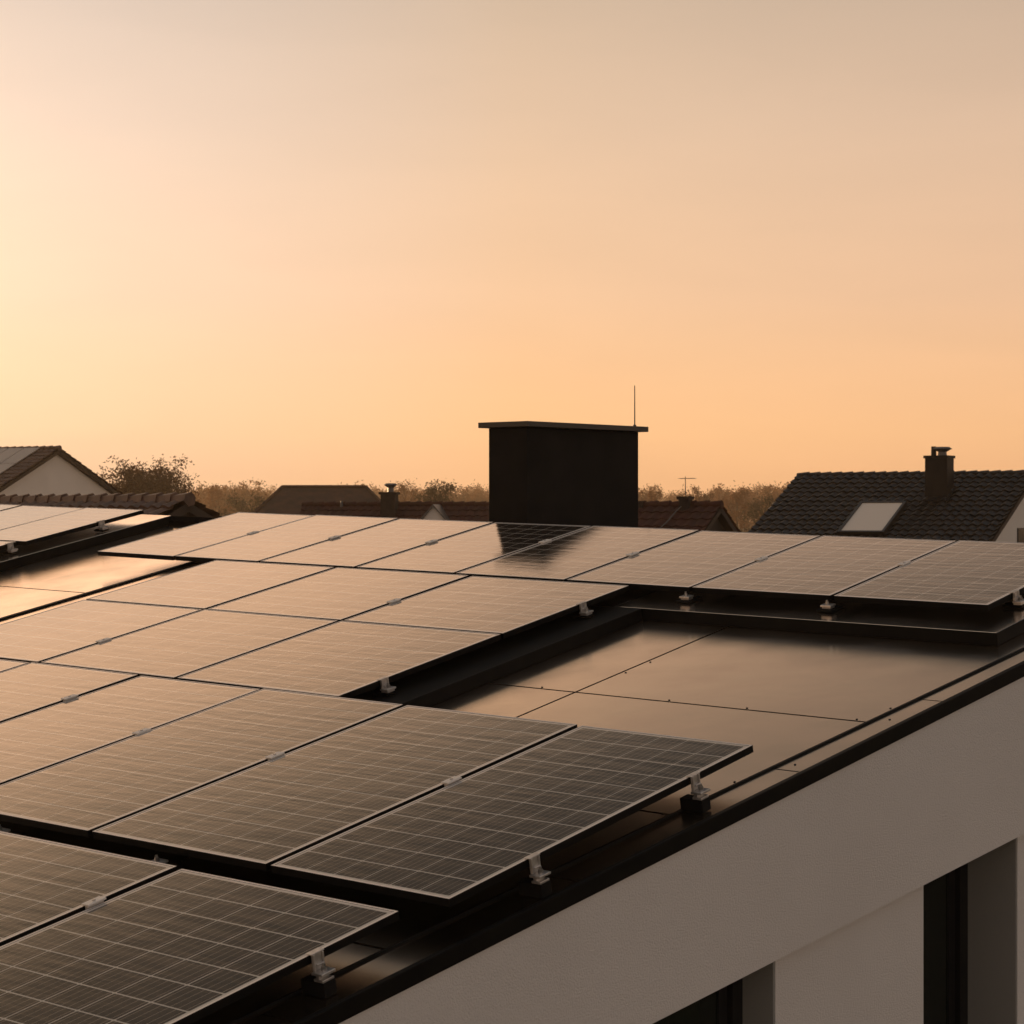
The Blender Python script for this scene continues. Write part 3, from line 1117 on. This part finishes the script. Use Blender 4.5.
def grow(trunk, leaf, base, H, crown_r, seed, clump, per, size, limbs=7, low=.3, tr0=None, lev3=4, fill=0):
    rn = random.Random(seed)
    r0 = tr0 or H * .022
    bx, by, bz = base
    top = Vector((bx + rn.uniform(-.2, .2), by, bz + H * .72))
    b0 = Vector(base)
    prev, n = b0, 6
    pts = []
    for i in range(1, n + 1):
        t = i / n
        p = b0.lerp(top, t) + Vector((rn.uniform(-1, 1), rn.uniform(-1, 1), 0)) * H * .012
        trunk.tube(prev, p, r0 * (1 - .75 * (i - 1) / n), r0 * (1 - .75 * t), 7, cap=False)
        pts.append(p)
        prev = p
    tips = [top]
    cc_ = Vector((bx, by, bz + H * (low + (1 - low) * .5)))
    rz_ = H * (1 - low) * .5
    for k in range(limbs):
        t = low + (.70 - low) * k / max(1, limbs - 1)
        o = b0.lerp(top, t / .72)
        az = k * 2.4 + rn.uniform(-.4, .4)
        el = rn.uniform(.35, 1.1)
        ln = crown_r * rn.uniform(.75, 1.1) * (.75 + .35 * math.sin(math.pi * min(1, (t - low) / (.72 - low + .01))))
        d = Vector((math.cos(az) * math.cos(el), math.sin(az) * math.cos(el), math.sin(el)))
        mid = o + d * ln * .55
        end = o + d * ln + Vector((0, 0, ln * .18))
        rr = r0 * .42 * (1 - .4 * t)
        trunk.tube(o, mid, rr, rr * .65, 5, cap=False)
        trunk.tube(mid, end, rr * .65, rr * .3, 5, cap=False)
        tips.append(end)
        for s in range(lev3):
            q0 = o.lerp(mid, .5) if s == 0 else mid.lerp(end, (s - 1) / max(1, lev3 - 1) * .9)
            dd = (d + Vector((rn.uniform(-1, 1), rn.uniform(-1, 1), rn.uniform(-.3, 1))) * .9).normalized()
            q1 = q0 + dd * ln * rn.uniform(.3, .55)
            trunk.tube(q0, q1, rr * .35, rr * .14, 4, cap=False)
            tips.append(q1)
            for _ in range(2):
                d3 = (dd + Vector((rn.uniform(-1, 1), rn.uniform(-1, 1), rn.uniform(-.4, 1))) * .8).normalized()
                q2 = q1.lerp(q0, rn.uniform(0, .5))
                q3 = q2 + d3 * ln * rn.uniform(.16, .32)
                trunk.tube(q2, q3, rr * .16, rr * .08, 3, cap=False)
                tips.append(q3)
    for _ in range(fill):
        # spurs that round the crown off into a dome
        az, u = rn.uniform(0, 6.283), rn.uniform(-.25, 1)
        rr_ = rn.uniform(.55, 1.0) * (.90 + .16 * math.sin(3 * az + 2) + .10 * math.sin(7 * az + u * 4))
        ch_ = math.sqrt(max(0, 1 - u * u))
        p = cc_ + Vector((math.cos(az) * ch_ * crown_r * rr_ * 1.05, math.sin(az) * ch_ * crown_r * rr_, u * rz_ * rr_ * 1.0))
        q = p.lerp(cc_, .22)
        trunk.tube(q, p, .03, .012, 3, cap=False)
        tips.append(p)
    for p in tips:
        c = clump * rn.uniform(.6, 1.25)
        for _ in range(per):
            v_ = Vector((rn.gauss(0, 1), rn.gauss(0, 1), rn.gauss(0, .8))) * c * .5
            u_ = Vector((rn.uniform(-1, 1), rn.uniform(-1, 1), rn.uniform(-1, 1))).normalized()
            w_ = u_.orthogonal().normalized()
            s_ = size * rn.uniform(.6, 1.3)
            q = p + v_
            leaf.face([q - u_ * s_, q + w_ * s_ * .45, q + u_ * s_, q - w_ * s_ * .45])


def tree(label, x, ytop, D, width_px, leafm, seed, clump, per, size, limbs=8, low=.3, lev3=4, name='tree', group=None, fill=0):
    top = pt(x, ytop, D)
    H = top.z / 1.02
    root = thing(name, label, 'tree', (top.x, D, 0), 0, group)
    t_, l_ = MB(), MB()
    grow(t_, l_, (0, 0, 0), H, width_px / FPX * D * .5, seed, clump, per, size, limbs, low, lev3=lev3, fill=fill)
    # fit the height to the crown that grew
    zmax = max(v[2] for v in l_.v)
    k = top.z / zmax
    for mb_ in (t_, l_):
        mb_.v = [(v[0], v[1], v[2] * k) for v in mb_.v]
    t_.build('trunk', M_BARK, root)
    l_.build('crown', leafm, root)
    return root


tree('autumn tree with golden brown leaves right of the pale gabled house', 146, 453, 200, 84, M_LEAF_A, 11, .70, 18, .15, limbs=22, low=.32, lev3=7, fill=620, name='autumn_tree')
tree('dark leafy tree behind the long red roof, above the white dormer', 437, 478, 250, 40, M_LEAF_G, 5, .9, 22, .16, limbs=9, low=.35, name='leafy_tree')
tree('bare hazy tree just right of the sooty chimney', 407, 477, 420, 30, M_LEAF_B, 21, 1.0, 14, .20, limbs=8, low=.35, name='bare_tree')
tree('wide bare hazy tree behind the brown hipped roof', 341, 479, 450, 40, M_LEAF_B, 22, 1.1, 14, .20, limbs=9, low=.35, name='bare_tree')
tree('dark rounded tree left of the brown hipped roof', 243, 488, 300, 46, M_LEAF_G, 23, 1.0, 18, .20, limbs=9, low=.3, name='leafy_tree')
tree('hazy tree rising right of the autumn tree', 213, 483, 460, 36, M_LEAF_B, 24, 1.1, 16, .22, limbs=8, low=.3, name='bare_tree')
tree('thin bare tree just right of the big dark chimney', 652, 488, 430, 22, M_LEAF_B, 25, .8, 12, .18, limbs=7, low=.35, name='bare_tree')
tree('round topped hazy tree behind the television aerial', 700, 484, 480, 34, M_LEAF_B, 26, 1.1, 18, .24, limbs=9, low=.3, name='rounded_tree')
tree('pair topped hazy tree left of the dark tiled house', 737, 486, 450, 32, M_LEAF_B, 27, 1.1, 16, .24, limbs=9, low=.3, name='rounded_tree')
tree('low olive tree beside the dark tiled house', 764, 492, 320, 40, M_LEAF_G, 28, 1.0, 18, .20, limbs=9, low=.3, name='leafy_tree')

wt, wl = MB(), MB()
rn = random.Random(77)
for k in range(380):
    D = rn.uniform(620, 1350)
    x = rn.uniform(-180, 1200)
    yt = 484.5 + 2.5 * math.sin(x * .047) + 2 * math.sin(x * .083 + 1) + rn.uniform(-3, 9)
    top = pt(x, yt, D)
    H = top.z * .93
    grow(wt, wl, (top.x, D, 0), H, H * .36, 1000 + k, 2.4, 12, .55, limbs=8, low=.22, lev3=2)
wood = thing('distant_wood', 'hazy wood along the horizon behind all the houses', 'wood', (0, 900, 0))
wood['kind'] = 'stuff'
for mb_ in (wt, wl):
    mb_.v = [(v[0], v[1] - 900, v[2]) for v in mb_.v]
wt.build('trunk', M_BARK, wood)['kind'] = 'stuff'
wl.build('crown', M_LEAF_B, wood)['kind'] = 'stuff'

# ------------------------------------------------------------------ haze
hz = MB()
hz.box(-620, 620, -8, 1520, -1, 30)
hm = bpy.data.materials.new('evening_haze')
hm.use_nodes = True
n, l = hm.node_tree.nodes, hm.node_tree.links
n.remove(n['Principled BSDF'])
pv = n.new('ShaderNodeVolumePrincipled')
pv.inputs['Color'].default_value = (.97, .80, .58, 1)
pv.inputs['Density'].default_value = .00027
pv.inputs['Density Attribute'].default_value = ''
pv.inputs['Anisotropy'].default_value = .55
l.new(pv.outputs[0], n['Material Output'].inputs['Volume'])
hm.cycles.homogeneous_volume = True
hz_o = hz.build('haze', hm)
tag(hz_o, 'thin warm evening haze over the neighbourhood', 'haze', kind='stuff')
